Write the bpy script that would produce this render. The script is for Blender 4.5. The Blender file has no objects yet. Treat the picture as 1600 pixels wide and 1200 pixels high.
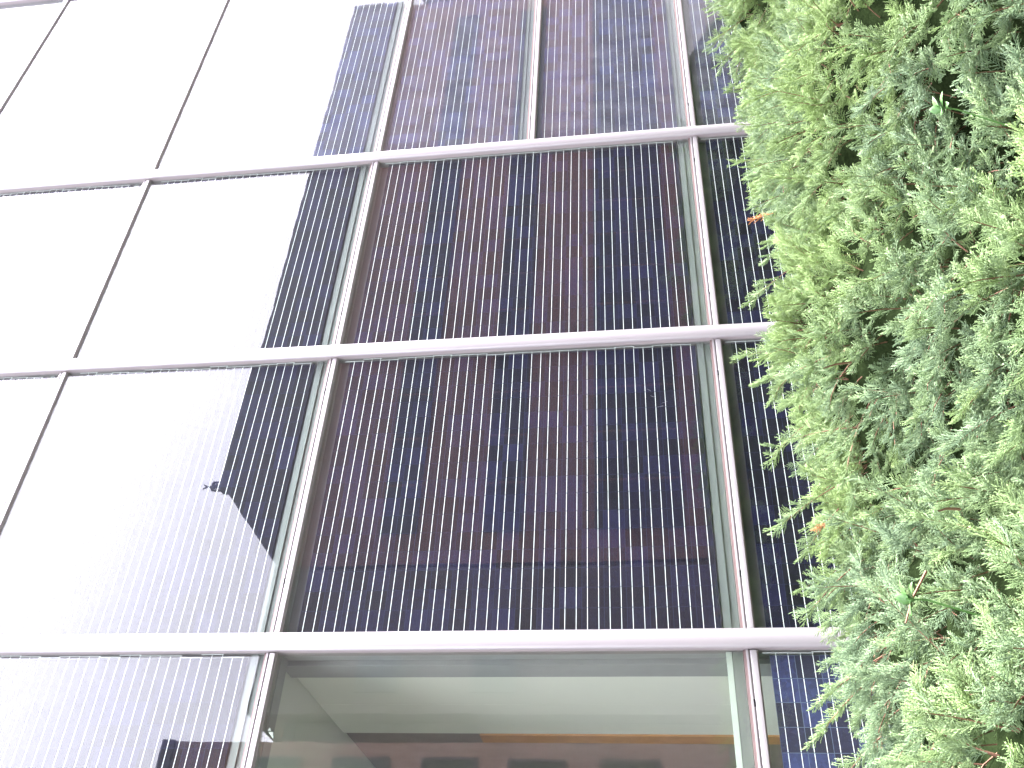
import bpy, math, random
import numpy as np
from mathutils import Matrix, Vector

random.seed(7)
rng = np.random.default_rng(7)
scene = bpy.context.scene
C = scene.collection

# ------------------------------------------------------------------ camera
cam_data = bpy.data.cameras.new("camera")
cam = bpy.data.objects.new("camera", cam_data)
C.objects.link(cam)
cam_data.sensor_fit = 'HORIZONTAL'
cam_data.sensor_width = 36.0
cam_data.lens = 36.0 * 1468.703 / 1600.0
cam_data.clip_start = 0.05
cam_data.clip_end = 2000.0
R = ((0.0475276, 0.7889897, -0.6125654),
     (0.1342093, -0.6127417, -0.7788038),
     (-0.9898126, -0.0451973, -0.1350119))
m = Matrix.Identity(4)
for i in range(3):
    for j in range(3):
        m[i][j] = R[i][j]
m.translation = Vector((-2.4991, -5.8970, 1.600))
cam.matrix_world = m
scene.camera = cam

# ------------------------------------------------------------------ sky, sun, exposure
SUN_EL, SUN_AZ = math.radians(50), math.radians(98)      # azimuth from +Y towards +X
world = bpy.data.worlds.new("World")
scene.world = world
world.use_nodes = True
wn, wl = world.node_tree.nodes, world.node_tree.links
wn.clear()
wo = wn.new('ShaderNodeOutputWorld')
bg = wn.new('ShaderNodeBackground')
sky = wn.new('ShaderNodeTexSky')
sky.sky_type = 'NISHITA'
sky.sun_disc = False
sky.sun_elevation = SUN_EL
sky.sun_rotation = SUN_AZ
sky.air_density = 1.2
sky.dust_density = 2.5
sky.ozone_density = 1.0
hs = wn.new('ShaderNodeHueSaturation')
hs.inputs['Saturation'].default_value = 0.10              # overcast: a nearly white sky
bg.inputs['Strength'].default_value = 0.13
wl.new(sky.outputs[0], hs.inputs['Color'])
tn = wn.new('ShaderNodeMix')                              # lavender tint added to the sky for the pane reflections
tn.data_type = 'RGBA'
tn.blend_type = 'MULTIPLY'
tn.inputs[0].default_value = 1.0
tn.inputs[7].default_value = (1.03, 0.97, 1.10, 1)
wl.new(hs.outputs[0], tn.inputs[6])
# overcast luminance: the cloud layer is brighter overhead than near the horizon, and uneven
wc = wn.new('ShaderNodeTexCoord')
wx = wn.new('ShaderNodeSeparateXYZ')
wl.new(wc.outputs['Generated'], wx.inputs[0])
wr = wn.new('ShaderNodeMapRange')
wr.inputs['From Min'].default_value = 0.20
wr.inputs['From Max'].default_value = 0.62
wr.inputs['To Min'].default_value = 0.24
wr.inputs['To Max'].default_value = 1.35
wl.new(wx.outputs['Z'], wr.inputs['Value'])
wz = wn.new('ShaderNodeTexNoise')
wz.inputs['Scale'].default_value = 3.0
wz.inputs['Detail'].default_value = 4
wl.new(wc.outputs['Generated'], wz.inputs['Vector'])
wm = wn.new('ShaderNodeMapRange')
wm.inputs['To Min'].default_value = 0.75
wm.inputs['To Max'].default_value = 1.25
wl.new(wz.outputs['Fac'], wm.inputs['Value'])
wp = wn.new('ShaderNodeMath')
wp.operation = 'MULTIPLY'
wl.new(wr.outputs[0], wp.inputs[0])
wl.new(wm.outputs[0], wp.inputs[1])
wv = wn.new('ShaderNodeVectorMath')
wv.operation = 'SCALE'
wl.new(tn.outputs[2], wv.inputs[0])
wl.new(wp.outputs[0], wv.inputs['Scale'])
wl.new(wv.outputs[0], bg.inputs['Color'])
wl.new(bg.outputs[0], wo.inputs['Surface'])

sd = bpy.data.lights.new("sun", 'SUN')
sd.energy = 0.85
sd.angle = math.radians(25)
sd.color = (1.0, 0.96, 0.9)
sun = bpy.data.objects.new("sun", sd)
C.objects.link(sun)
sdir = Vector((math.sin(SUN_AZ) * math.cos(SUN_EL), math.cos(SUN_AZ) * math.cos(SUN_EL), math.sin(SUN_EL)))
sun.rotation_euler = sdir.to_track_quat('Z', 'Y').to_euler()

scene.view_settings.view_transform = 'Standard'
scene.view_settings.look = 'None'
scene.view_settings.gamma = 1.0
scene.view_settings.exposure = 4.2
scene.render.engine = 'CYCLES'
scene.cycles.max_bounces = 10
scene.cycles.transparent_max_bounces = 16

# ------------------------------------------------------------------ materials
def new_mat(name):
    mt = bpy.data.materials.new(name)
    mt.use_nodes = True
    nt = mt.node_tree
    for n in list(nt.nodes):
        if n.type != 'OUTPUT_MATERIAL':
            nt.nodes.remove(n)
    out = [n for n in nt.nodes if n.type == 'OUTPUT_MATERIAL'][0]
    return mt, nt, out

def simple(name, col, rough=0.6, metal=0.0, var=0.12, scale=6.0, bump=0.0, spec=0.5):
    mt, nt, out = new_mat(name)
    b = nt.nodes.new('ShaderNodeBsdfPrincipled')
    tc = nt.nodes.new('ShaderNodeTexCoord')
    nz = nt.nodes.new('ShaderNodeTexNoise')
    nz.inputs['Scale'].default_value = scale
    nz.inputs['Detail'].default_value = 6
    nt.links.new(tc.outputs['Object'], nz.inputs['Vector'])
    mx = nt.nodes.new('ShaderNodeMix')
    mx.data_type = 'RGBA'
    mx.inputs[6].default_value = (*[c * (1 - var) for c in col], 1)
    mx.inputs[7].default_value = (*[min(1, c * (1 + var)) for c in col], 1)
    nt.links.new(nz.outputs['Fac'], mx.inputs[0])
    nt.links.new(mx.outputs[2], b.inputs['Base Color'])
    b.inputs['Roughness'].default_value = rough
    b.inputs['Metallic'].default_value = metal
    b.inputs['Specular IOR Level'].default_value = spec
    if bump:
        bp = nt.nodes.new('ShaderNodeBump')
        bp.inputs['Strength'].default_value = bump
        bp.inputs['Distance'].default_value = 0.01
        nt.links.new(nz.outputs['Fac'], bp.inputs['Height'])
        nt.links.new(bp.outputs[0], b.inputs['Normal'])
    nt.links.new(b.outputs[0], out.inputs['Surface'])
    return mt

def glass_mat(name, ior=1.52, tint=(0.93, 0.97, 0.95), wave=0.0004, dust=0.003, rough=0.004):
    """architectural pane: Fresnel mix of a clear and a mirror shader, slightly wavy, a film of dust"""
    mt, nt, out = new_mat(name)
    N, L = nt.nodes, nt.links
    geo = N.new('ShaderNodeNewGeometry')
    io = N.new('ShaderNodeMix')                      # outside / inside of the slab
    io.inputs[2].default_value = ior
    io.inputs[3].default_value = 1.0 / ior
    L.new(geo.outputs['Backfacing'], io.inputs[0])
    fr = N.new('ShaderNodeFresnel')
    L.new(io.outputs[0], fr.inputs['IOR'])
    tc = N.new('ShaderNodeTexCoord')
    nz = N.new('ShaderNodeTexNoise')
    nz.inputs['Scale'].default_value = 2.3
    nz.inputs['Detail'].default_value = 1.5
    L.new(tc.outputs['Object'], nz.inputs['Vector'])
    bp = N.new('ShaderNodeBump')
    bp.inputs['Strength'].default_value = 1.0
    bp.inputs['Distance'].default_value = wave
    L.new(nz.outputs['Fac'], bp.inputs['Height'])
    gl = N.new('ShaderNodeBsdfGlossy')
    gl.inputs['Roughness'].default_value = rough
    gl.inputs['Color'].default_value = (1, 1, 1, 1)
    L.new(bp.outputs[0], gl.inputs['Normal'])
    tr = N.new('ShaderNodeBsdfTransparent')
    tr.inputs['Color'].default_value = (*tint, 1)
    mx = N.new('ShaderNodeMixShader')
    L.new(fr.outputs[0], mx.inputs[0])
    L.new(tr.outputs[0], mx.inputs[1])
    L.new(gl.outputs[0], mx.inputs[2])
    df = N.new('ShaderNodeBsdfDiffuse')
    df.inputs['Color'].default_value = (0.52, 0.52, 0.60, 1)
    nd = N.new('ShaderNodeTexNoise')
    nd.inputs['Scale'].default_value = 5.0
    nd.inputs['Detail'].default_value = 8
    L.new(tc.outputs['Object'], nd.inputs['Vector'])
    mm = N.new('ShaderNodeMapRange')
    mm.inputs['From Min'].default_value = 0.35
    mm.inputs['From Max'].default_value = 0.75
    mm.inputs['To Min'].default_value = dust * 0.5
    mm.inputs['To Max'].default_value = dust * 1.6
    L.new(nd.outputs['Fac'], mm.inputs['Value'])
    m2 = N.new('ShaderNodeMixShader')
    L.new(mm.outputs[0], m2.inputs[0])
    L.new(mx.outputs[0], m2.inputs[1])
    L.new(df.outputs[0], m2.inputs[2])
    L.new(m2.outputs[0], out.inputs['Surface'])
    return mt

PX, PZ = 0.1520, 0.1532                              # pitch of the solar cells

def cell_mat(name="polycrystalline_cells", gain=1.0, joint_col=(0.022, 0.023, 0.05), c_hi=(0.0155, 0.0145, 0.038)):
    """polycrystalline cells: every cell its own blue or near-black, crystal grains, thin light joints"""
    mt, nt, out = new_mat(name)
    N, L = nt.nodes, nt.links
    tc = N.new('ShaderNodeTexCoord')
    oi = N.new('ShaderNodeObjectInfo')
    sx = N.new('ShaderNodeSeparateXYZ')
    L.new(tc.outputs['Object'], sx.inputs[0])
    def math_(op, a, b=None, c=None):
        n = N.new('ShaderNodeMath'); n.operation = op
        for k, v in enumerate((a, b, c)):
            if v is None: continue
            if isinstance(v, (int, float)): n.inputs[k].default_value = v
            else: L.new(v, n.inputs[k])
        return n.outputs[0]
    u = math_('DIVIDE', sx.outputs['X'], PX)
    v = math_('DIVIDE', sx.outputs['Z'], PZ)
    iu, iv = math_('FLOOR', u), math_('FLOOR', v)
    fu, fv = math_('FRACT', u), math_('FRACT', v)
    cv = N.new('ShaderNodeCombineXYZ')
    L.new(iu, cv.inputs[0]); L.new(iv, cv.inputs[1])
    L.new(math_('MULTIPLY', oi.outputs['Random'], 91.7), cv.inputs[2])
    wn_ = N.new('ShaderNodeTexWhiteNoise'); wn_.noise_dimensions = '3D'
    L.new(cv.outputs[0], wn_.inputs['Vector'])
    # neighbouring cells cut from one ingot: slow change across the panel
    ns = N.new('ShaderNodeTexNoise'); ns.inputs['Scale'].default_value = 0.6; ns.inputs['Detail'].default_value = 2
    L.new(cv.outputs[0], ns.inputs['Vector'])
    vo = N.new('ShaderNodeTexVoronoi'); vo.inputs['Scale'].default_value = 42
    L.new(tc.outputs['Object'], vo.inputs['Vector'])
    sv = N.new('ShaderNodeSeparateColor'); L.new(vo.outputs['Color'], sv.inputs[0])
    k = math_('ADD', math_('MULTIPLY', wn_.outputs['Value'], 0.55), math_('MULTIPLY', ns.outputs['Fac'], 0.55))
    k = math_('ADD', k, math_('MULTIPLY', sv.outputs[0], 0.18))
    cr = N.new('ShaderNodeValToRGB')
    e = cr.color_ramp.elements
    e[0].position = 0.30; e[0].color = (0.0100 * gain, 0.0095 * gain, 0.0125 * gain, 1)
    e[1].position = 0.95; e[1].color = (*[c * gain for c in c_hi], 1)
    e.new(0.62).color = (0.0120 * gain, 0.0110 * gain, 0.0190 * gain, 1)
    L.new(k, cr.inputs[0])
    # joints between cells
    du = math_('MINIMUM', fu, math_('SUBTRACT', 1.0, fu))
    dv = math_('MINIMUM', fv, math_('SUBTRACT', 1.0, fv))
    joint = math_('LESS_THAN', math_('MINIMUM', du, dv), 0.012)
    mx = N.new('ShaderNodeMix'); mx.data_type = 'RGBA'
    L.new(joint, mx.inputs[0])
    L.new(cr.outputs[0], mx.inputs[6])
    mx.inputs[7].default_value = (*joint_col, 1)
    b = N.new('ShaderNodeBsdfPrincipled')
    L.new(mx.outputs[2], b.inputs['Base Color'])
    b.inputs['Roughness'].default_value = 0.38
    b.inputs['Specular IOR Level'].default_value = 0.04
    L.new(b.outputs[0], out.inputs['Surface'])
    return mt

def brick_mat(name, c1, c2, mortar, scale=1.0):
    mt, nt, out = new_mat(name)
    N, L = nt.nodes, nt.links
    tc = N.new('ShaderNodeTexCoord')
    mp = N.new('ShaderNodeMapping')
    mp.inputs['Rotation'].default_value = (math.radians(90), 0, 0)
    L.new(tc.outputs['Object'], mp.inputs['Vector'])
    br = N.new('ShaderNodeTexBrick')
    br.inputs['Color1'].default_value = (*c1, 1)
    br.inputs['Color2'].default_value = (*c2, 1)
    br.inputs['Mortar'].default_value = (*mortar, 1)
    br.inputs['Scale'].default_value = scale
    br.inputs['Brick Width'].default_value = 0.24
    br.inputs['Row Height'].default_value = 0.08
    br.inputs['Mortar Size'].default_value = 0.008
    L.new(mp.outputs[0], br.inputs['Vector'])
    nz = N.new('ShaderNodeTexNoise'); nz.inputs['Scale'].default_value = 0.7; nz.inputs['Detail'].default_value = 8
    L.new(tc.outputs['Object'], nz.inputs['Vector'])
    hv = N.new('ShaderNodeHueSaturation')
    mr = N.new('ShaderNodeMapRange'); mr.inputs['To Min'].default_value = 0.6; mr.inputs['To Max'].default_value = 1.4
    L.new(nz.outputs['Fac'], mr.inputs['Value'])
    L.new(mr.outputs[0], hv.inputs['Value'])
    L.new(br.outputs['Color'], hv.inputs['Color'])
    b = N.new('ShaderNodeBsdfPrincipled')
    L.new(hv.outputs[0], b.inputs['Base Color'])
    b.inputs['Roughness'].default_value = 0.85
    L.new(b.outputs[0], out.inputs['Surface'])
    return mt

def foliage_mat(name, lo, hi, tip, transl=0.22):
    """juniper scale leaves: bluish and yellowish sprays by the mesh's own 'tint', new growth paler at the tips"""
    mt, nt, out = new_mat(name)
    N, L = nt.nodes, nt.links
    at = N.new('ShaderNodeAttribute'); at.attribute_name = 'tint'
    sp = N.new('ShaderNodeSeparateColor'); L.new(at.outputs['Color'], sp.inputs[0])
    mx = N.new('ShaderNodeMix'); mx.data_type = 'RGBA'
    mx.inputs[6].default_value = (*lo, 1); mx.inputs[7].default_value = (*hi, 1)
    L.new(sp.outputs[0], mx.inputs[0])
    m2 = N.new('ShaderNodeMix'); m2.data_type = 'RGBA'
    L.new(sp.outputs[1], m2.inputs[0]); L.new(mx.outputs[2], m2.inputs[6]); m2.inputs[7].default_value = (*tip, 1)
    b = N.new('ShaderNodeBsdfPrincipled')
    L.new(m2.outputs[2], b.inputs['Base Color'])
    b.inputs['Roughness'].default_value = 0.55
    b.inputs['Specular IOR Level'].default_value = 0.3
    t = N.new('ShaderNodeBsdfTranslucent')
    L.new(m2.outputs[2], t.inputs['Color'])
    ms = N.new('ShaderNodeMixShader'); ms.inputs[0].default_value = transl
    L.new(b.outputs[0], ms.inputs[1]); L.new(t.outputs[0], ms.inputs[2])
    L.new(ms.outputs[0], out.inputs['Surface'])
    return mt

M = dict(
    alu=simple("silver_aluminium", (0.36, 0.35, 0.35), 0.36, 0.35, 0.05, 3),
    alu_dull=simple("brown_grey_aluminium", (0.17, 0.125, 0.115), 0.5, 0.3, 0.08, 5),
    body=simple("brown_mullion_body", (0.27, 0.245, 0.24), 0.5, 0.0, 0.1, 5),
    gasket=simple("rubber_gasket", (0.30, 0.285, 0.285), 0.7),
    slot=simple("dark_slot", (0.004, 0.004, 0.004), 0.9),
    pane=glass_mat("panel_glass", 1.43),
    dusty_hazy=glass_mat("dusty_hazy_panel_glass", 1.42, dust=0.034, rough=0.02),  # dust film thickened to carry the wide bay's haze as well
    clear=glass_mat("window_glass", 1.56, (0.95, 0.98, 0.95), dust=0.006),
    cells=cell_mat(gain=1.0),
    cells_violet=cell_mat("violet_polycrystalline_cells", 2.6, (0.045, 0.047, 0.085), (0.0150, 0.0160, 0.040)),  # cells lifted towards violet: veiling glare put into their colour
    cells_blue=cell_mat("bluer_polycrystalline_cells", 3.3, (0.11, 0.13, 0.19), (0.0165, 0.0185, 0.042)),  # brighter copy of the cells, in place of reflection on the low panes
    silver=simple("tinned_copper", (0.86, 0.86, 0.86), 0.5, 0.0, 0.03),
    back=simple("grey_spandrel_board", (0.20, 0.205, 0.22), 0.8, var=0.2, scale=1.5),
    sill=simple("pale_sill", (0.15, 0.16, 0.152), 0.6, var=0.06),
    white=simple("white_paint", (0.40, 0.44, 0.405), 0.5, var=0.03),
    wall=simple("interior_plaster", (0.72, 0.735, 0.655), 0.85, var=0.04, scale=1.5),
    ceil=simple("ceiling_board", (0.64, 0.65, 0.60), 0.9, var=0.04, scale=1.5),
    joint=simple("board_joint", (0.22, 0.23, 0.21), 0.9),
    steel=simple("grey_steel", (0.32, 0.33, 0.325), 0.5),
    wood=simple("orange_wood", (0.52, 0.27, 0.11), 0.5, var=0.2, scale=9),
    wood_dark=simple("brown_door", (0.26, 0.225, 0.195), 0.6, var=0.2, scale=5),
    floor=simple("interior_floor", (0.25, 0.24, 0.22), 0.6),
    brick=brick_mat("red_brown_brick", (0.25, 0.108, 0.092), (0.19, 0.088, 0.078), (0.22, 0.18, 0.17)),
    brick_light=brick_mat("light_red_brick", (0.34, 0.19, 0.15), (0.27, 0.15, 0.12), (0.30, 0.26, 0.24)),
    brick_dark=brick_mat("dull_brick", (0.12, 0.09, 0.085), (0.10, 0.08, 0.075), (0.14, 0.13, 0.12)),
    slate=simple("roof_slate", (0.058, 0.049, 0.062), 0.85, var=0.3, scale=4, bump=0.4),
    frame=simple("window_frame_paint", (0.055, 0.052, 0.065), 0.6),
    darkglass=simple("dark_window_glass", (0.032, 0.032, 0.052), 0.3),
    greenglass=simple("green_window_glass", (0.02, 0.05, 0.042), 0.25),
    asphalt=simple("asphalt", (0.06, 0.06, 0.062), 0.9, var=0.3, scale=9, bump=0.3),
    soil=simple("mulch_soil", (0.05, 0.036, 0.024), 0.95, var=0.4, scale=18, bump=0.6),
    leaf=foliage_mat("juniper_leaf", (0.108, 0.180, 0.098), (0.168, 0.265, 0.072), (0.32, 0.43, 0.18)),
    dead=foliage_mat("dead_juniper", (0.36, 0.13, 0.04), (0.42, 0.20, 0.06), (0.5, 0.26, 0.1), 0.15),
    core=simple("dark_core_fill", (0.010, 0.016, 0.006), 0.95, var=0.6, scale=30, bump=1.0, spec=0.0),
    bark=simple("juniper_bark", (0.17, 0.085, 0.05), 0.85, var=0.3, scale=40),
    weed=simple("broad_leaf", (0.055, 0.14, 0.030), 0.5, var=0.2, scale=30),
)

# ------------------------------------------------------------------ mesh helpers
class MB:
    def __init__(s): s.v, s.f = [], []
    def box(s, x0, x1, y0, y1, z0, z1):
        b = len(s.v)
        s.v += [(x0, y0, z0), (x1, y0, z0), (x1, y1, z0), (x0, y1, z0), (x0, y0, z1), (x1, y0, z1), (x1, y1, z1), (x0, y1, z1)]
        s.f += [tuple(b + i for i in q) for q in ((0, 3, 2, 1), (4, 5, 6, 7), (0, 1, 5, 4), (1, 2, 6, 5), (2, 3, 7, 6), (3, 0, 4, 7))]
        return s
    def prism_z(s, poly, z0, z1):
        b, n = len(s.v), len(poly)
        s.v += [(x, y, z0) for x, y in poly] + [(x, y, z1) for x, y in poly]
        s.f += [(b + i, b + (i + 1) % n, b + n + (i + 1) % n, b + n + i) for i in range(n)]
        s.f += [tuple(b + i for i in reversed(range(n))), tuple(b + n + i for i in range(n))]
        return s
    def prism_x(s, poly, x0, x1):                    # poly in (y, z)
        b, n = len(s.v), len(poly)
        s.v += [(x0, y, z) for y, z in poly] + [(x1, y, z) for y, z in poly]
        s.f += [(b + i, b + (i + 1) % n, b + n + (i + 1) % n, b + n + i) for i in range(n)]
        s.f += [tuple(b + i for i in reversed(range(n))), tuple(b + n + i for i in range(n))]
        return s
    def hexa(s, lo, hi):                             # two quads of points
        b = len(s.v)
        s.v += list(lo) + list(hi)
        s.f += [tuple(b + i for i in q) for q in ((0, 3, 2, 1), (4, 5, 6, 7), (0, 1, 5, 4), (1, 2, 6, 5), (2, 3, 7, 6), (3, 0, 4, 7))]
        return s
    def build(s, name, mat, parent=None, loc=(0, 0, 0), smooth=False, label=None):
        me = bpy.data.meshes.new(name)
        me.from_pydata([(x - loc[0], y - loc[1], z - loc[2]) for x, y, z in s.v], [], s.f)
        if smooth:
            me.polygons.foreach_set('use_smooth', [True] * len(me.polygons))
        me.update()
        if smooth:
            try: me.set_sharp_from_angle(angle=math.radians(40))
            except Exception: pass
        me.materials.append(mat)
        o = bpy.data.objects.new(name, me)
        C.objects.link(o)
        o.location = loc
        if parent:
            o.parent = parent
            pl = parent.get('_w', (0, 0, 0))
            o.location = [loc[i] - pl[i] for i in range(3)]
        o['_w'] = tuple(float(c) for c in loc)
        if label: o['label'] = label
        return o

def thing(name, label, cat, loc=(0, 0, 0), group=None):
    o = bpy.data.objects.new(name, None)
    C.objects.link(o)
    o.location = loc
    o['_w'] = tuple(float(c) for c in loc)
    o['label'] = label
    o['category'] = cat
    if group: o['group'] = group
    return o

# ------------------------------------------------------------------ the setting
g = MB().box(-400, 400, -400, 400, -0.5, -0.012).build('ground', M['asphalt']); g['kind'] = 'structure'
g = MB().box(-14, 16, -5.25, -0.02, -0.3, 0.03).build('planting_bed', M['soil']); g['kind'] = 'structure'

# ------------------------------------------------------------------ the curtain wall
BW = 2.6204                                          # usual bay width; the bay with the extra transom is wider
def MX(k): return k * BW + (1.47 if k > 2 else 0.0)    # mullion positions
TZ = [0.9585, 4.183, 6.6885, 9.079, 11.47]           # transom heights
TMID = 2.5725                                        # extra transom in the far bay
KMIN, KMAX = -3, 6
YG = 0.07                                            # glass front
fac = thing('curtain_wall_building', 'solar glass curtain wall of dark blue photovoltaic panels in silver aluminium frames', 'building')

arc = [(-0.0655, 0.034), (-0.0655, 0.022), (-0.060, 0.011), (-0.045, 0.003), (-0.02, -0.001), (0.0, -0.002),
       (0.018, 0.0), (0.034, 0.006), (0.046, 0.015), (0.0475, 0.024), (0.0655, 0.026), (0.0655, 0.034)]
for k in range(KMIN, KMAX + 1):
    x = MX(k) - 0.006
    poly = [(x + a, y) for a, y in arc]
    MB().prism_z(poly, 0.02, TZ[-1] + 0.4).build('mullion', M['alu'], fac, (x, 0, 0), True)
    MB().box(x - 0.063, x + 0.063, 0.0345, YG + 0.059, 0.025, TZ[-1] + 0.395).build('mullion_body', M['body'], fac, (x, 0, 0))
    bx = MB().box(x - 0.035, x + 0.035, YG + 0.06, YG + 0.21, 0.02, TZ[-1] + 0.4)
    bx.build('inner_mullion', M['steel'], fac, (x, YG, 0))

def transom(k, z):
    x0, x1 = MX(k) - 0.006 + 0.0665, MX(k + 1) - 0.006 - 0.0665
    cap = [(YG - 0.002, z - 0.021), (0.05, z - 0.021), (0.0445, z - 0.017), (0.043, z), (0.0445, z + 0.017), (0.05, z + 0.021), (YG - 0.002, z + 0.021)]
    t = MB().prism_x(cap, x0 + 0.008, x1 - 0.008).build('transom', M['alu'], fac, (x0, 0, z), True)
    MB().box(x0 + 0.002, x1 - 0.002, 0.050, YG - 0.002, z + 0.034, z + 0.047).build('trim_strip', M['alu'], t, (x0, 0, z))
    MB().box(x0, x1, 0.062, YG + 0.05, z - 0.029, z + 0.034).build('gasket', M['gasket'], t, (x0, 0, z))
    MB().box(x0, x1, 0.063, YG + 0.05, z + 0.0345, z + 0.064).build('glazing_bead', M['alu_dull'], t, (x0, 0, z))
    for q in (0.44, MX(k + 1) - MX(k) - 0.44):
        MB().box(MX(k) + q, MX(k) + q + 0.045, 0.052, 0.059, z + 0.0215, z + 0.0335).build('drain_slot', M['slot'], t, (x0, 0, z))
    MB().box(x0 - 0.03, x1 + 0.03, YG + 0.075, YG + 0.20, z - 0.03, z + 0.03).build('inner_transom', M['steel'], fac, (x0, YG, z))

def solar_panel(k, z0, z1, cz0, rows, seen=True):
    """glass pane between mullions k, k+1 and transoms z0, z1; cells laminated behind it from cz0 up"""
    x0, x1 = MX(k) - 0.006 + 0.058, MX(k + 1) - 0.006 - 0.058
    cx0 = MX(k) + 0.087
    nc = int((MX(k + 1) - MX(k) - 0.185) / PX)
    cz1 = cz0 + rows * PZ
    p = MB().box(x0, x1, YG, YG + 0.008, z0 - 0.012, z1 + 0.012)
    p = p.build('solar_panel', M['dusty_hazy'] if k == 2 else M['pane'], fac, ((x0 + x1) / 2, YG + 0.004, (z0 + z1) / 2))
    p.rotation_euler = (random.uniform(-1, 1) * 0.0016, 0, random.uniform(-1, 1) * 0.0013)
    loc = (cx0, YG + 0.013, cz0)
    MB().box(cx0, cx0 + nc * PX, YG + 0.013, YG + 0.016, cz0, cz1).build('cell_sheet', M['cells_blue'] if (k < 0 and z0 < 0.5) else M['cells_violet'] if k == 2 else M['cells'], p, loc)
    if not seen: return
    bb = MB()
    for r in range(rows):
        for h in (0.25, 0.75):
            zc = cz0 + (r + h) * PZ
            for c in range(nc):
                j = random.uniform(-1, 1) * 0.0003
                bb.box(cx0 + c * PX + (0.004 if c else -0.004), cx0 + (c + 1) * PX - 0.002, YG + 0.0112, YG + 0.0128, zc - 0.0021 + j, zc + 0.0021 + j)
    bb.build('bus_bars', M['silver'], p, loc)
    cr = MB()                                        # jagged silver ribbons joining the rows along the right edge
    xe = cx0 + nc * PX
    for r in range(rows):
        a = 0.006 + random.choice((0.0, 0.007, 0.014)) + (0.006 if r % 2 else 0)
        cr.box(xe + a, xe + a + 0.004, YG + 0.0112, YG + 0.0128, cz0 + (r + 0.2) * PZ, cz0 + (r + 1.28) * PZ)
        for h in (0.25, 0.75):
            zc = cz0 + (r + h) * PZ
            cr.box(xe - 0.002, xe + a, YG + 0.0114, YG + 0.0126, zc - 0.0017, zc + 0.0017)
    cr.build('connecting_ribbon', M['silver'], p, loc)

def spandrel(k, z0, z1):
    """the closed board behind an opaque bay, and the pale sill seen through the clear margin"""
    x0, x1 = MX(k) + 0.035, MX(k + 1) - 0.047
    MB().box(x0, x1, YG + 0.085, YG + 0.12, z0 + 0.03, z1 - 0.03).build('spandrel_board', M['back'], fac, (x0, YG, z0))
    s = MB().box(x0, x1, YG + 0.024, YG + 0.085, z0 + 0.118, z0 + 0.170)
    s.box(x0, x1, YG + 0.035, YG + 0.085, z0 + 0.066, z0 + 0.116)
    s.build('inner_sill', M['sill'], fac, (x0, YG, z0))

def window(k, z0, z1):
    x0, x1 = MX(k) - 0.006 + 0.058, MX(k + 1) - 0.006 - 0.058
    w = MB().box(x0, x1, YG, YG + 0.010, z0 - 0.012, z1 + 0.012).build('window', M['clear'], fac, (x0, YG, z0))
    f = MB()
    f.box(x0 + 0.01, x1 - 0.01, YG + 0.02, YG + 0.05, z0 + 0.135, z0 + 0.170)
    f.build('sash_bead', M['white'], w, (x0, YG, z0))
    MB().box(x0 + 0.01, x1 - 0.01, YG + 0.022, YG + 0.075, z0 + 0.066, z0 + 0.133).build('lower_sash', M['sill'], w, (x0, YG, z0))
    return w

for k in range(KMIN, KMAX):
    seen = -2 <= k <= 3
    for z in TZ: transom(k, z)
    # below the first transom
    rows = 5
    solar_panel(k, 0.10, TZ[0], 0.858 - rows * PZ, rows, seen)
    if k >= 0:
        spandrel(k, 0.10, TZ[0])
        if k >= 2:
            transom(k, TMID)
            solar_panel(k, TZ[0], TMID, 1.116, 9, seen); spandrel(k, TZ[0], TMID)
            solar_panel(k, TMID, TZ[1], 2.730, 9, seen); spandrel(k, TMID, TZ[1])
        else:
            solar_panel(k, TZ[0], TZ[1], 1.143, 19, seen); spandrel(k, TZ[0], TZ[1])
    else:
        w = window(k, TZ[0], TZ[1])
        if k == -1:
            st = MB()
            # small white bent-arrow sticker on the inside of the glass
            sx, sz, sy = -0.602, 4.115, YG + 0.0106
            for tri in (((0, 0), (0.0, 0.055), (-0.075, 0.075)), ((0.012, -0.012), (0.012, 0.03), (0.05, 0.01)),):
                b = len(st.v)
                st.v += [(sx + a * .6, sy, sz - c * .6) for a, c in tri] + [(sx + a * .6, sy + 0.001, sz - c * .6) for a, c in tri]
                st.f += [(b, b + 1, b + 2), (b + 3, b + 5, b + 4), (b, b + 3, b + 4, b + 1), (b + 1, b + 4, b + 5, b + 2), (b + 2, b + 5, b + 3, b)]
            st.build('window_sticker', M['white'], w, (sx, sy, sz), label='small white pointed sticker at the top corner of the clear window')
    solar_panel(k, TZ[1], TZ[2], 4.368, 14, seen); spandrel(k, TZ[1], TZ[2])
    solar_panel(k, TZ[2], TZ[3], 6.880, 13, seen); spandrel(k, TZ[2], TZ[3])
    solar_panel(k, TZ[3], TZ[4], 9.270, 13, False); spandrel(k, TZ[3], TZ[4])

# a few pale scratches and a bird mark on the big pane
for i, (sx_, sz_, a_, l_) in enumerate(((2.09, 1.56, 0.1, 0.05), (2.06, 1.52, 0.9, 0.04), (2.00, 1.50, 1.0, 0.03), (1.95, 1.40, 1.9, 0.05), (1.91, 1.43, 1.8, 0.06))):
    c_, s_ = math.cos(a_), math.sin(a_)
    q = [(sx_ - s_ * 0.0012, sz_ + c_ * 0.0012), (sx_ + c_ * l_, sz_ + s_ * l_), (sx_ + s_ * 0.0012, sz_ - c_ * 0.0012)]
    sc_ = MB()
    sc_.v = [(x, YG - 0.0012, z) for x, z in q] + [(x, YG - 0.0004, z) for x, z in q]
    sc_.f = [(0, 2, 1), (3, 4, 5), (0, 1, 4, 3), (1, 2, 5, 4), (2, 0, 3, 5)]
    sc_.build('scratch', M['back'], fac, (sx_, YG, sz_))

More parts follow.
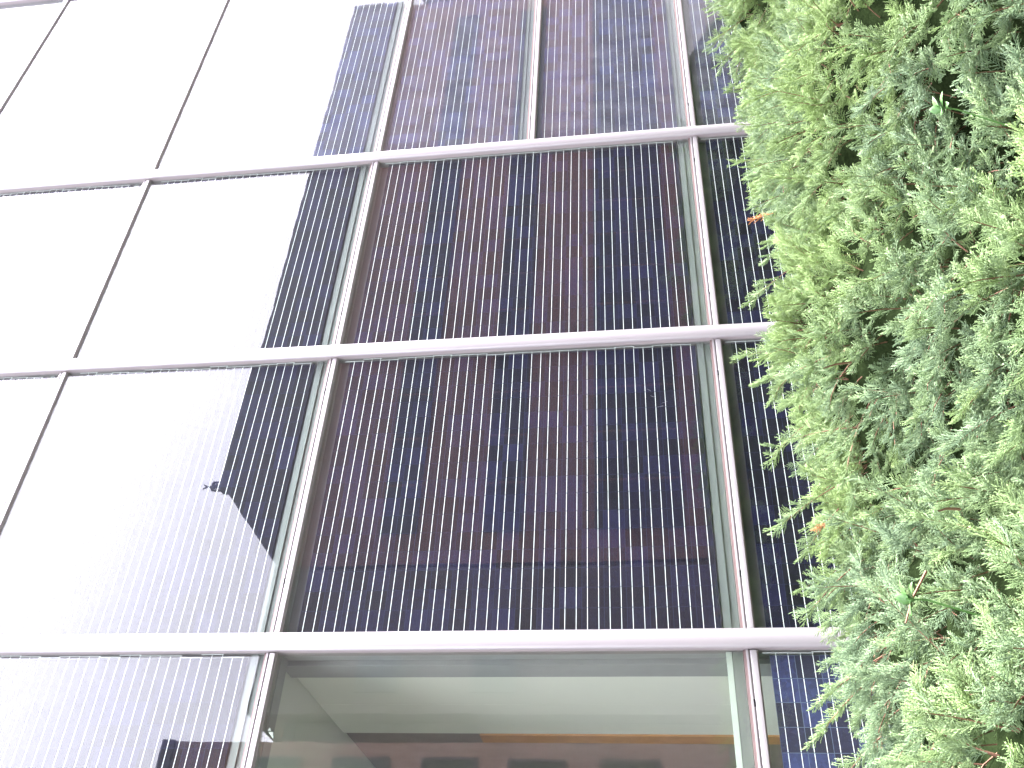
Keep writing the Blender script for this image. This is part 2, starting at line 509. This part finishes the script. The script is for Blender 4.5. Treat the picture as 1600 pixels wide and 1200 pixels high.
# the building behind the glass: slabs, parapet, side and back walls, and the room of the clear windows
XL, XR = MX(KMIN), MX(KMAX)
MB().box(XL, XR, YG + 0.3, 9.0, TZ[-1] + 0.42, TZ[-1] + 0.7).build('roof', M['steel'], fac)
MB().box(XL - 0.2, XR + 0.2, 0.0, YG + 0.3, TZ[-1] + 0.402, TZ[-1] + 0.65).build('parapet', M['alu'], fac)
MB().box(XR + 0.08, XR + 0.28, 0.15, 9.0, 0, TZ[-1] + 0.40).build('end_wall', M['ceil'], fac)
MB().box(XL - 0.28, XL - 0.08, 0.15, 9.0, 0, TZ[-1] + 0.40).build('end_wall', M['ceil'], fac)
MB().box(XL - 0.08, XR + 0.08, 9.0, 9.2, 0, TZ[-1] + 0.40).build('back_wall', M['wall'], fac)
MB().box(XL, XR, YG + 0.24, 9.0, -0.01, 0.02).build('interior_floor', M['floor'], fac)
# ceiling in two boards with a joint, partition wall with joint, door frame and door
cl = MB().box(XL, XR, YG + 0.24, 9.0, 4.225, 4.32).build('ceiling', M['ceil'], fac)
pw = MB()
pw.box(-0.02, 0.10, 0.56, 1.232, 0.02, 4.222)
pw.box(-0.02, 0.10, 1.236, 1.925, 0.02, 4.222)
pw.box(-0.02, 0.10, 4.6, 9.0, 0.02, 4.222)
pw = pw.build('partition_wall', M['wall'], fac)
MB().box(-0.012, 0.09, 1.230, 1.238, 0.02, 4.220).build('wall_joint', M['joint'], pw)
MB().box(-0.06, 0.11, 0.33, 0.555, 0.02, 4.222).build('column', M['steel'], fac)
df = MB()
df.box(-0.035, 0.11, 1.927, 2.115, 0.02, 3.05)
df = df.build('door_frame', M['wood'], fac)
MB().box(0.0, 0.07, 1.928, 4.595, 3.053, 4.22).box(0.0, 0.07, 2.117, 4.595, 0.03, 3.053).build('door', M['wood_dark'], df)

# ------------------------------------------------------------------ the buildings across the street (seen as reflections)
def facade_windows(b, x0, x1, y, bands, pitch, w, first=0.8, gm='darkglass'):
    for z0, z1 in bands:
        x = x0 + first
        while x + w < x1 - 0.3:
            f = MB()
            f.box(x, x + w, y, y + 0.06, z0, z0 + 0.07).box(x, x + w, y, y + 0.06, z1 - 0.07, z1)
            f.box(x, x + 0.07, y, y + 0.06, z0 + 0.07, z1 - 0.07).box(x + w - 0.07, x + w, y, y + 0.06, z0 + 0.07, z1 - 0.07)
            f.box(x + w / 2 - 0.03, x + w / 2 + 0.03, y, y + 0.06, z0 + 0.07, z1 - 0.07)
            f = f.build('window', M['frame'], b)
            MB().box(x + 0.07, x + w - 0.07, y + 0.002, y + 0.03, z0 + 0.07, z1 - 0.07).build('pane', M[gm], f)
            x += pitch

b = thing('brick_building', 'long brown brick building with a dark slate mansard roof, facing the solar wall', 'building', (23, -21, 0))
wl_ = MB().box(9.0, 37.2, -27, -16.1, 0, 11.55).build('wall', M['brick'], b)
rf = MB().hexa([(8.9, -16.0, 11.56), (37.3, -16.0, 11.56), (37.3, -27.1, 11.56), (8.9, -27.1, 11.56)],
               [(11.83, -16.3, 14.0), (37.9, -16.3, 14.0), (37.9, -26.0, 14.0), (11.83, -26.0, 14.0)]).build('roof', M['slate'], b)
ch = MB()
cx_, cy_ = 11.83, -16.52
ch.box(cx_ - 0.17, cx_ + 0.17, cy_ - 0.2, cy_ + 0.12, 13.7, 14.03)
for a_, b_, d_ in ((-0.16, -0.115, 0.025), (0.115, 0.16, 0.025), (-0.062, 0.062, 0.03)):
    ch.box(cx_ + a_, cx_ + b_, cy_ - d_, cy_ + d_, 14.03, 14.285)
ch.hexa([(cx_ - 0.165, cy_ - 0.05, 14.286), (cx_ + 0.165, cy_ - 0.05, 14.286), (cx_ + 0.165, cy_ + 0.05, 14.286), (cx_ - 0.165, cy_ + 0.05, 14.286)],
        [(cx_ - 0.09, cy_ - 0.03, 14.37), (cx_ + 0.09, cy_ - 0.03, 14.37), (cx_ + 0.09, cy_ + 0.03, 14.37), (cx_ - 0.09, cy_ + 0.03, 14.37)])
ch = ch.build('chimney', M['slate'], b)
fi = MB().box(cx_ - 0.022, cx_ + 0.022, cy_ - 0.02, cy_ + 0.02, 14.372, 14.50)
for sg in (-1, 1):
    fi.hexa([(cx_ + sg * 0.002 - 0.02, cy_ - 0.018, 14.502), (cx_ + sg * 0.002 + 0.02, cy_ - 0.018, 14.502), (cx_ + sg * 0.002 + 0.02, cy_ + 0.018, 14.502), (cx_ + sg * 0.002 - 0.02, cy_ + 0.018, 14.502)],
            [(cx_ + sg * 0.075 - 0.025, cy_ - 0.018, 14.60), (cx_ + sg * 0.075 + 0.025, cy_ - 0.018, 14.60), (cx_ + sg * 0.075 + 0.025, cy_ + 0.018, 14.60), (cx_ + sg * 0.075 - 0.025, cy_ + 0.018, 14.60)])
fi.build('finial', M['slate'], ch)
facade_windows(b, 9.0, 37.2, -16.1, ((0.6, 2.95), (4.93, 5.98), (7.84, 8.87)), 1.62, 1.5, 0.9)

b = thing('annex_building', 'low dull brick annex with a flat roof between two brick buildings', 'building', (7, -21, 0))
MB().box(4.95, 8.85, -26, -16.02, 0, 11.30).build('wall', M['brick_dark'], b)
MB().box(4.93, 8.88, -26.1, -15.98, 11.302, 11.58).build('roof', M['slate'], b)
facade_windows(b, 4.95, 8.85, -16.02, ((4.9, 6.0), (7.8, 8.9)), 2.1, 1.2, 0.5)

b = thing('link_house', 'narrow dull brick link house squeezed between the annex and the apartment building', 'building', (4.6, -21, 0))
MB().box(4.33, 4.91, -26, -16.6, 0, 10.4).build('wall', M['brick_dark'], b)
MB().box(4.33, 4.91, -26.1, -16.5, 10.402, 10.7).build('roof', M['slate'], b)

b = thing('apartment_building', 'brick apartment building with rows of green tinted windows', 'building', (-4, -21, 0))
MB().box(-14.0, 4.30, -28, -16.1, 0, 13.3).build('wall', M['brick_light'], b)
MB().box(-14.1, 4.31, -28.1, -16.0, 13.302, 13.6).build('roof', M['slate'], b)
facade_windows(b, -14.0, 4.30, -16.1, ((1.55, 2.9), (3.69, 5.0), (5.72, 7.06), (7.79, 9.2), (9.95, 11.3)), 0.95, 0.72, 0.13, 'greenglass')

b = thing('corner_building', 'lower pale brick building at the far end of the street', 'building', (50, -21, 0))
MB().box(37.6, 70, -28, -16.0, 0, 10.3).build('wall', M['brick'], b)
MB().box(37.5, 70.1, -28.1, -15.9, 10.302, 10.6).build('roof', M['slate'], b)
facade_windows(b, 37.6, 70, -16.0, ((0.8, 2.6), (4.2, 5.6), (7.2, 8.6)), 2.2, 1.4, 0.9)

# ------------------------------------------------------------------ juniper hedge
HY = np.array([-5.15, -4.9, -4.6, -4.0, -3.3, -2.7, -2.3, -1.6, -1.0, -0.5])
HH = np.array([0.05, 0.21, 0.40, 0.595, 0.775, 0.870, 0.858, 0.68, 0.47, 0.2])
ph = rng.uniform(0, 6.28, 12)
def lump(x, y):
    return (0.055 * np.sin(2.1 * x + 1.3 * y + ph[0]) + 0.050 * np.sin(4.3 * x - 2.9 * y + ph[1])
            + 0.050 * np.sin(3.1 * y + 1.1 * x + ph[2]) * np.sin(5.2 * x + ph[3]) + 0.034 * np.sin(9.1 * x + 6.3 * y + ph[4]))
def hed(x, y):
    return np.interp(y, HY, HH) + lump(x, y)

def cone(base, tip, r):
    """three-sided tapered twig"""
    base, tip = np.asarray(base, float), np.asarray(tip, float)
    d = tip - base
    d = d / (np.linalg.norm(d) + 1e-9)
    a = np.cross(d, (0.31, 0.87, 0.38)); a /= np.linalg.norm(a)
    b = np.cross(d, a)
    v = [base + r * (math.cos(t) * a + math.sin(t) * b) for t in (0.3, 2.39, 4.49)] + [tip]
    return v

def make_spray(seed, n2=13, n3=6):
    """flattened juniper spray along +Z, length 1: stalk, side shoots and short scale-leaf twigs"""
    r = np.random.default_rng(seed)
    V, F, A = [], [], []
    def add(base, tip, rad, a0, a1):
        b = len(V)
        V.extend(cone(base, tip, rad)); A.extend([a0, a0, a0, a1])
        F.extend([(b, b + 1, b + 3), (b + 1, b + 2, b + 3), (b + 2, b, b + 3)])
    bend = r.uniform(-0.25, 0.25); nod = r.uniform(0.05, 0.3)
    axis = lambda t: np.array([bend * t * t, nod * t * t, t * (1 - 0.08 * t)])
    for i in range(4):
        add(axis(i / 4), axis((i + 1.3) / 4 if i < 3 else 1.0), 0.016 * (1 - i / 6), 0, 0.2)
    for i in range(n2):
        t = 0.10 + 0.86 * (i + r.uniform(-.3, .3)) / n2
        side = 1 if i % 2 else -1
        p = axis(t)
        tan = axis(t + 0.03) - axis(t - 0.03); tan /= np.linalg.norm(tan)
        ang = math.radians(r.uniform(28, 50))
        out = np.array([side, r.uniform(-0.45, 0.45), 0]); out /= np.linalg.norm(out)
        d = tan * math.cos(ang) + out * math.sin(ang)
        Ls = (0.42 * (1 - t) ** 0.75 + 0.10) * r.uniform(0.75, 1.2) * (0.55 + 1.2 * min(t, 0.38))
        end = p + d * Ls + tan * 0.10 * Ls
        add(p, end, 0.014, 0.05, 0.6)
        m3 = max(3, int(n3 * Ls / 0.30 + 1.5))
        for j in range(m3):
            s = 0.18 + 0.78 * (j + r.uniform(-.25, .25)) / m3
            q = p + (end - p) * s
            o2 = np.cross(d, r.normal(size=3)); o2 /= np.linalg.norm(o2)
            d2 = d * 0.80 + o2 * 0.60 + tan * 0.15
            d2 /= np.linalg.norm(d2)
            L3 = r.uniform(0.055, 0.125) * (1.05 - 0.45 * s)
            add(q, q + d2 * L3, 0.0145, 0.15, r.uniform(0.45, 1.0))
    return np.array(V), np.array(F), np.array(A)

SPR = [make_spray(100 + i) for i in range(8)]

class Foliage:
    def __init__(s): s.V, s.F, s.T, s.n = [], [], [], 0
    def put(s, origin, direction, up, length, tint, tipgain, width=1.0, kind=None):
        V, F, A = SPR[rng.integers(len(SPR)) if kind is None else kind]
        z = direction / np.linalg.norm(direction)
        x = np.cross(up, z); nx = np.linalg.norm(x)
        x = x / nx if nx > 1e-4 else np.array([1., 0, 0])
        y = np.cross(z, x)
        Q = (V * np.array([width, width, 1.0]) * length) @ np.stack([x, y, z]) + origin
        s.V.append(Q); s.F.append(F + s.n); s.n += len(V)
        T = np.empty((len(V), 2)); T[:, 0] = tint; T[:, 1] = np.clip(A * tipgain, 0, 1)
        s.T.append(T)
    def build(s, name, mat, parent, label=None):
        V = np.concatenate(s.V).astype(np.float32); F = np.concatenate(s.F).astype(np.int32); T = np.concatenate(s.T)
        pl = np.array(parent.get('_w', (0, 0, 0)), dtype=np.float32)
        me = bpy.data.meshes.new(name)
        me.vertices.add(len(V)); me.loops.add(F.size); me.polygons.add(len(F))
        me.vertices.foreach_set('co', (V - pl).ravel())
        me.loops.foreach_set('vertex_index', F.ravel())
        me.polygons.foreach_set('loop_start', np.arange(0, F.size, 3, dtype=np.int32))
        me.polygons.foreach_set('loop_total', np.full(len(F), 3, dtype=np.int32))
        me.update(calc_edges=True)
        ca = me.color_attributes.new('tint', 'FLOAT_COLOR', 'POINT')
        col = np.ones((len(V), 4), dtype=np.float32); col[:, 0] = T[:, 0]; col[:, 1] = T[:, 1]; col[:, 2] = 0
        ca.data.foreach_set('color', col.ravel())
        me.materials.append(mat)
        o = bpy.data.objects.new(name, me); C.objects.link(o); o.parent = parent
        o['_w'] = tuple(float(c) for c in pl)
        if label: o['label'] = label
        return o

hedge = thing('juniper_hedge', 'dense blue green juniper hedge with feathery drooping sprays along the foot of the solar wall', 'hedge', (1.0, -2.9, 0.03))

# near-black solid mound added under the foliage; gap shade is in its colour
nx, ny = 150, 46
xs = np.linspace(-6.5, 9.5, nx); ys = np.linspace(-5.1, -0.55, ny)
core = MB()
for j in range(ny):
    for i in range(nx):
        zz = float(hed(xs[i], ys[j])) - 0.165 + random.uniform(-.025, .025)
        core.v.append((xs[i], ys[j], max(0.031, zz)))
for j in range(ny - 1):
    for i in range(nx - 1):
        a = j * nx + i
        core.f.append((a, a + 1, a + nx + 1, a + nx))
core.build('dark_core', M['core'], hedge, (1.0, -2.9, 0.03), True)

fol = Foliage()
twigs = MB()
def tube(mb, pts, r0, r1):
    for i in range(len(pts) - 1):
        p, q = np.asarray(pts[i]), np.asarray(pts[i + 1])
        d = q - p; d = d / np.linalg.norm(d)
        a = np.cross(d, (0.3, 0.2, 0.93)); a /= np.linalg.norm(a); bb = np.cross(d, a)
        ra = r0 + (r1 - r0) * i / (len(pts) - 1); rb = r0 + (r1 - r0) * (i + 1) / (len(pts) - 1)
        n = len(mb.v)
        mb.v += [tuple(p + ra * (math.cos(t) * a + math.sin(t) * bb)) for t in (0, 1.57, 3.14, 4.71)]
        mb.v += [tuple(q + rb * (math.cos(t) * a + math.sin(t) * bb)) for t in (0, 1.57, 3.14, 4.71)]
        mb.f += [(n + k, n + (k + 1) % 4, n + 4 + (k + 1) % 4, n + 4 + k) for k in range(4)]

def branch(root, d0, length, droop, nspray, tint, tg, ssize, leader=True, f=None):
    """an arching branch carrying flattened sprays on both sides"""
    f = f or fol
    d0 = d0 / np.linalg.norm(d0)
    P = lambda t: root + d0 * length * t + np.array([-0.10 * t * t * length, 0, -droop * length * t * t])
    pts = [P(t) for t in np.linspace(0, 0.95, 5)]
    tube(twigs, pts, 0.0028, 0.0012)
    for i in range(nspray):
        t = 0.30 + 0.66 * (i + rng.uniform(-.4, .4)) / nspray
        p = P(t); tan = P(t + .02) - P(t - .02); tan /= np.linalg.norm(tan)
        sd = np.cross(tan, (0, 0, 1)); sd /= (np.linalg.norm(sd) + 1e-6)
        s = (1 if i % 2 else -1)
        d = tan * rng.uniform(0.6, 1.1) + sd * s * rng.uniform(0.25, 0.9) + np.array([0, 0, rng.uniform(-0.25, 0.55)])
        f.put(p, d, np.array([rng.uniform(-.6, .6), -0.5 + rng.uniform(-.5, .5), 0.8]), ssize * rng.uniform(0.65, 1.15) * (1.1 - 0.35 * t),
              np.clip(tint + rng.normal() * 0.14, 0, 1), tg * rng.uniform(0.6, 1.15))
    if leader:
        f.put(P(0.80), P(0.97) - P(0.80), np.array([0, -0.6, 0.8]), ssize * 1.05, np.clip(tint + 0.1, 0, 1), tg * 1.25, 0.75)

def region(x0, x1, y0, y1, step, nspray, ssize, skip=0.06):
    x = x0
    while x < x1:
        y = y0
        while y < y1:
            px, py = x + rng.uniform(-.5, .5) * step, y + rng.uniform(-.5, .5) * step
            e = 0.05
            gx = (hed(px + e, py) - hed(px - e, py)) / (2 * e); gy = (hed(px, py + e) - hed(px, py - e)) / (2 * e)
            n = np.array([-gx, -gy, 1.0]); n /= np.linalg.norm(n)
            root = np.array([px, py, hed(px, py) - 0.20])
            if root[2] > 0.05 and rng.random() >= skip:
                d = n * 0.70 + np.array([rng.normal() * 0.42 - 0.42, -0.22 + rng.normal() * 0.34, 0.28])
                tint = (0.50 if px > -0.7 else 0.22) + 0.33 * math.sin(2.3 * px + 1.9 * py + ph[5]) + 0.18 * math.sin(5.7 * px - 4.1 * py + ph[6]) + 0.16 * rng.normal()  # near end: bluer tone plus some shading put into the leaf colour
                L = rng.uniform(0.18, 0.36) if rng.random() < 0.85 else rng.uniform(0.36, 0.46)
                branch(root, d, L, rng.uniform(0.05, 0.55), nspray, tint, rng.uniform(0.35, 0.8), ssize)
            y += step
        x += step

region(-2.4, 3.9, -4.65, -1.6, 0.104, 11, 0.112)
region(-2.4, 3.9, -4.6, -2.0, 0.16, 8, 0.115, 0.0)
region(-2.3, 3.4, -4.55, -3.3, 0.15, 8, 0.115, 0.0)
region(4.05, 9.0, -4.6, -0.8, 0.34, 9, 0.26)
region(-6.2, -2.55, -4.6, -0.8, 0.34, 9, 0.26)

# leading shoots that stand out against the panels
tips = [((0.704, -2.4, 1.085), (-0.35, 0.1, 0.55), 0.30), ((0.36, -2.4, 1.0), (-0.5, 0, 0.4), 0.26), ((-0.214, -2.4, 1.10), (-0.45, 0.05, 0.6), 0.32),
        ((-0.543, -2.4, 1.11), (-0.35, 0, 0.6), 0.34), ((3.36, -2.4, 1.07), (-0.4, 0, 0.6), 0.32), ((2.70, -2.4, 1.06), (-0.5, 0, 0.5), 0.32),
        ((-0.92, -2.4, 1.03), (-0.4, 0, 0.5), 0.28), ((-0.66, -2.4, 1.0), (-0.5, 0, 0.5), 0.26), ((-1.39, -2.4, 1.07), (-0.4, 0, 0.5), 0.30),
        ((-1.30, -2.55, 1.05), (-0.3, 0.1, 0.6), 0.28), ((-1.6, -2.5, 1.06), (-0.4, 0.0, 0.5), 0.28)]
for tip, d, L in tips:
    fs = Foliage()
    d = np.array(d); d /= np.linalg.norm(d)
    branch(np.array(tip) - d * L, d, L * 0.9, 0.05, 7, 0.45, 0.75, 0.135, True, fs)
    fs.build('shoot', M['leaf'], hedge)

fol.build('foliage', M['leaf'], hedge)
twigs.build('twigs', M['bark'], hedge, (1.0, -2.9, 0.03))

for p, d, L in (((1.34, -2.38, 0.86), (-0.1, 0.1, 0.6), 0.15), ((-0.62, -2.55, 0.90), (-0.3, 0, 0.4), 0.09)):
    dead = Foliage()
    dead.put(np.array(p), np.array(d, float), np.array([0, -.7, .7]), L, 0.3, 0.7)
    dead.build('dead_spray', M['dead'], hedge, 'dry orange brown spray at the edge of the hedge')
for p, q in (((-1.216, -3.66, 0.80), (-1.30, -3.80, 0.90)), ((-1.26, -3.4, 0.84), (-1.42, -3.42, 0.93)), ((-0.35, -3.2, 0.86), (-0.45, -3.3, 0.98))):
    p, q = np.array(p), np.array(q)
    bt = MB()
    tube(bt, [p, (p + q) / 2 + rng.normal(size=3) * 0.008, q], 0.004, 0.0025)
    bt.build('bare_twig', M['bark'], hedge, tuple(p), label='bare reddish brown twig showing between the sprays')

# broad-leaved weeds growing up through the juniper
def weed(name, label, loc, n, L):
    w = thing(name, label, 'weed', loc, 'broad leaved weeds in the juniper')
    s = MB()
    tube(s, [np.array(loc) - (0.02, -0.05, 0.14), np.array(loc) + (0.005, 0, 0.0), np.array(loc) + (0.0, -0.02, 0.06)], 0.003, 0.002)
    s.build('stem', M['weed'], w, loc)
    for i in range(n):
        a = i * 2.4 + 0.5
        d = np.array([math.cos(a) * 0.8, math.sin(a) * 0.6 - 0.5, 0.45]); d /= np.linalg.norm(d)
        sd = np.cross(d, (0, 0, 1)); sd /= np.linalg.norm(sd); nn = np.cross(sd, d)
        o = np.array(loc) + (0, -0.01, 0.05 - 0.02 * i / n)
        lf = MB()
        prof = ((0, 0.004), (0.2, 0.16), (0.45, 0.24), (0.7, 0.17), (1.0, 0.006))
        for t, wd in prof:
            c = o + d * L * t - np.array([0, 0, 0.25 * L * t * t])
            lf.v += [tuple(c - sd * wd * L + nn * 0.12 * wd * L), tuple(c - nn * 0.03 * L * (wd > 0.1)), tuple(c + sd * wd * L + nn * 0.12 * wd * L)]
        for j in range(len(prof) - 1):
            q = j * 3
            lf.f += [(q, q + 1, q + 4, q + 3), (q + 1, q + 2, q + 5, q + 4)]
        lo = lf.build('leaf', M['weed'], w, loc, True)
        so = lo.modifiers.new('thickness', 'SOLIDIFY'); so.thickness = 0.0008
weed('broad_leaf_weed', 'bright green broad leaved weed poking out of the juniper low in the hedge', (-1.36, -3.42, 0.86), 4, 0.07)
weed('broad_leaf_weed', 'dull green broad leaved weed half hidden in the far end of the juniper', (-0.16, -4.10, 0.66), 5, 0.055)

for o in bpy.data.objects:
    if '_w' in o: del o['_w']
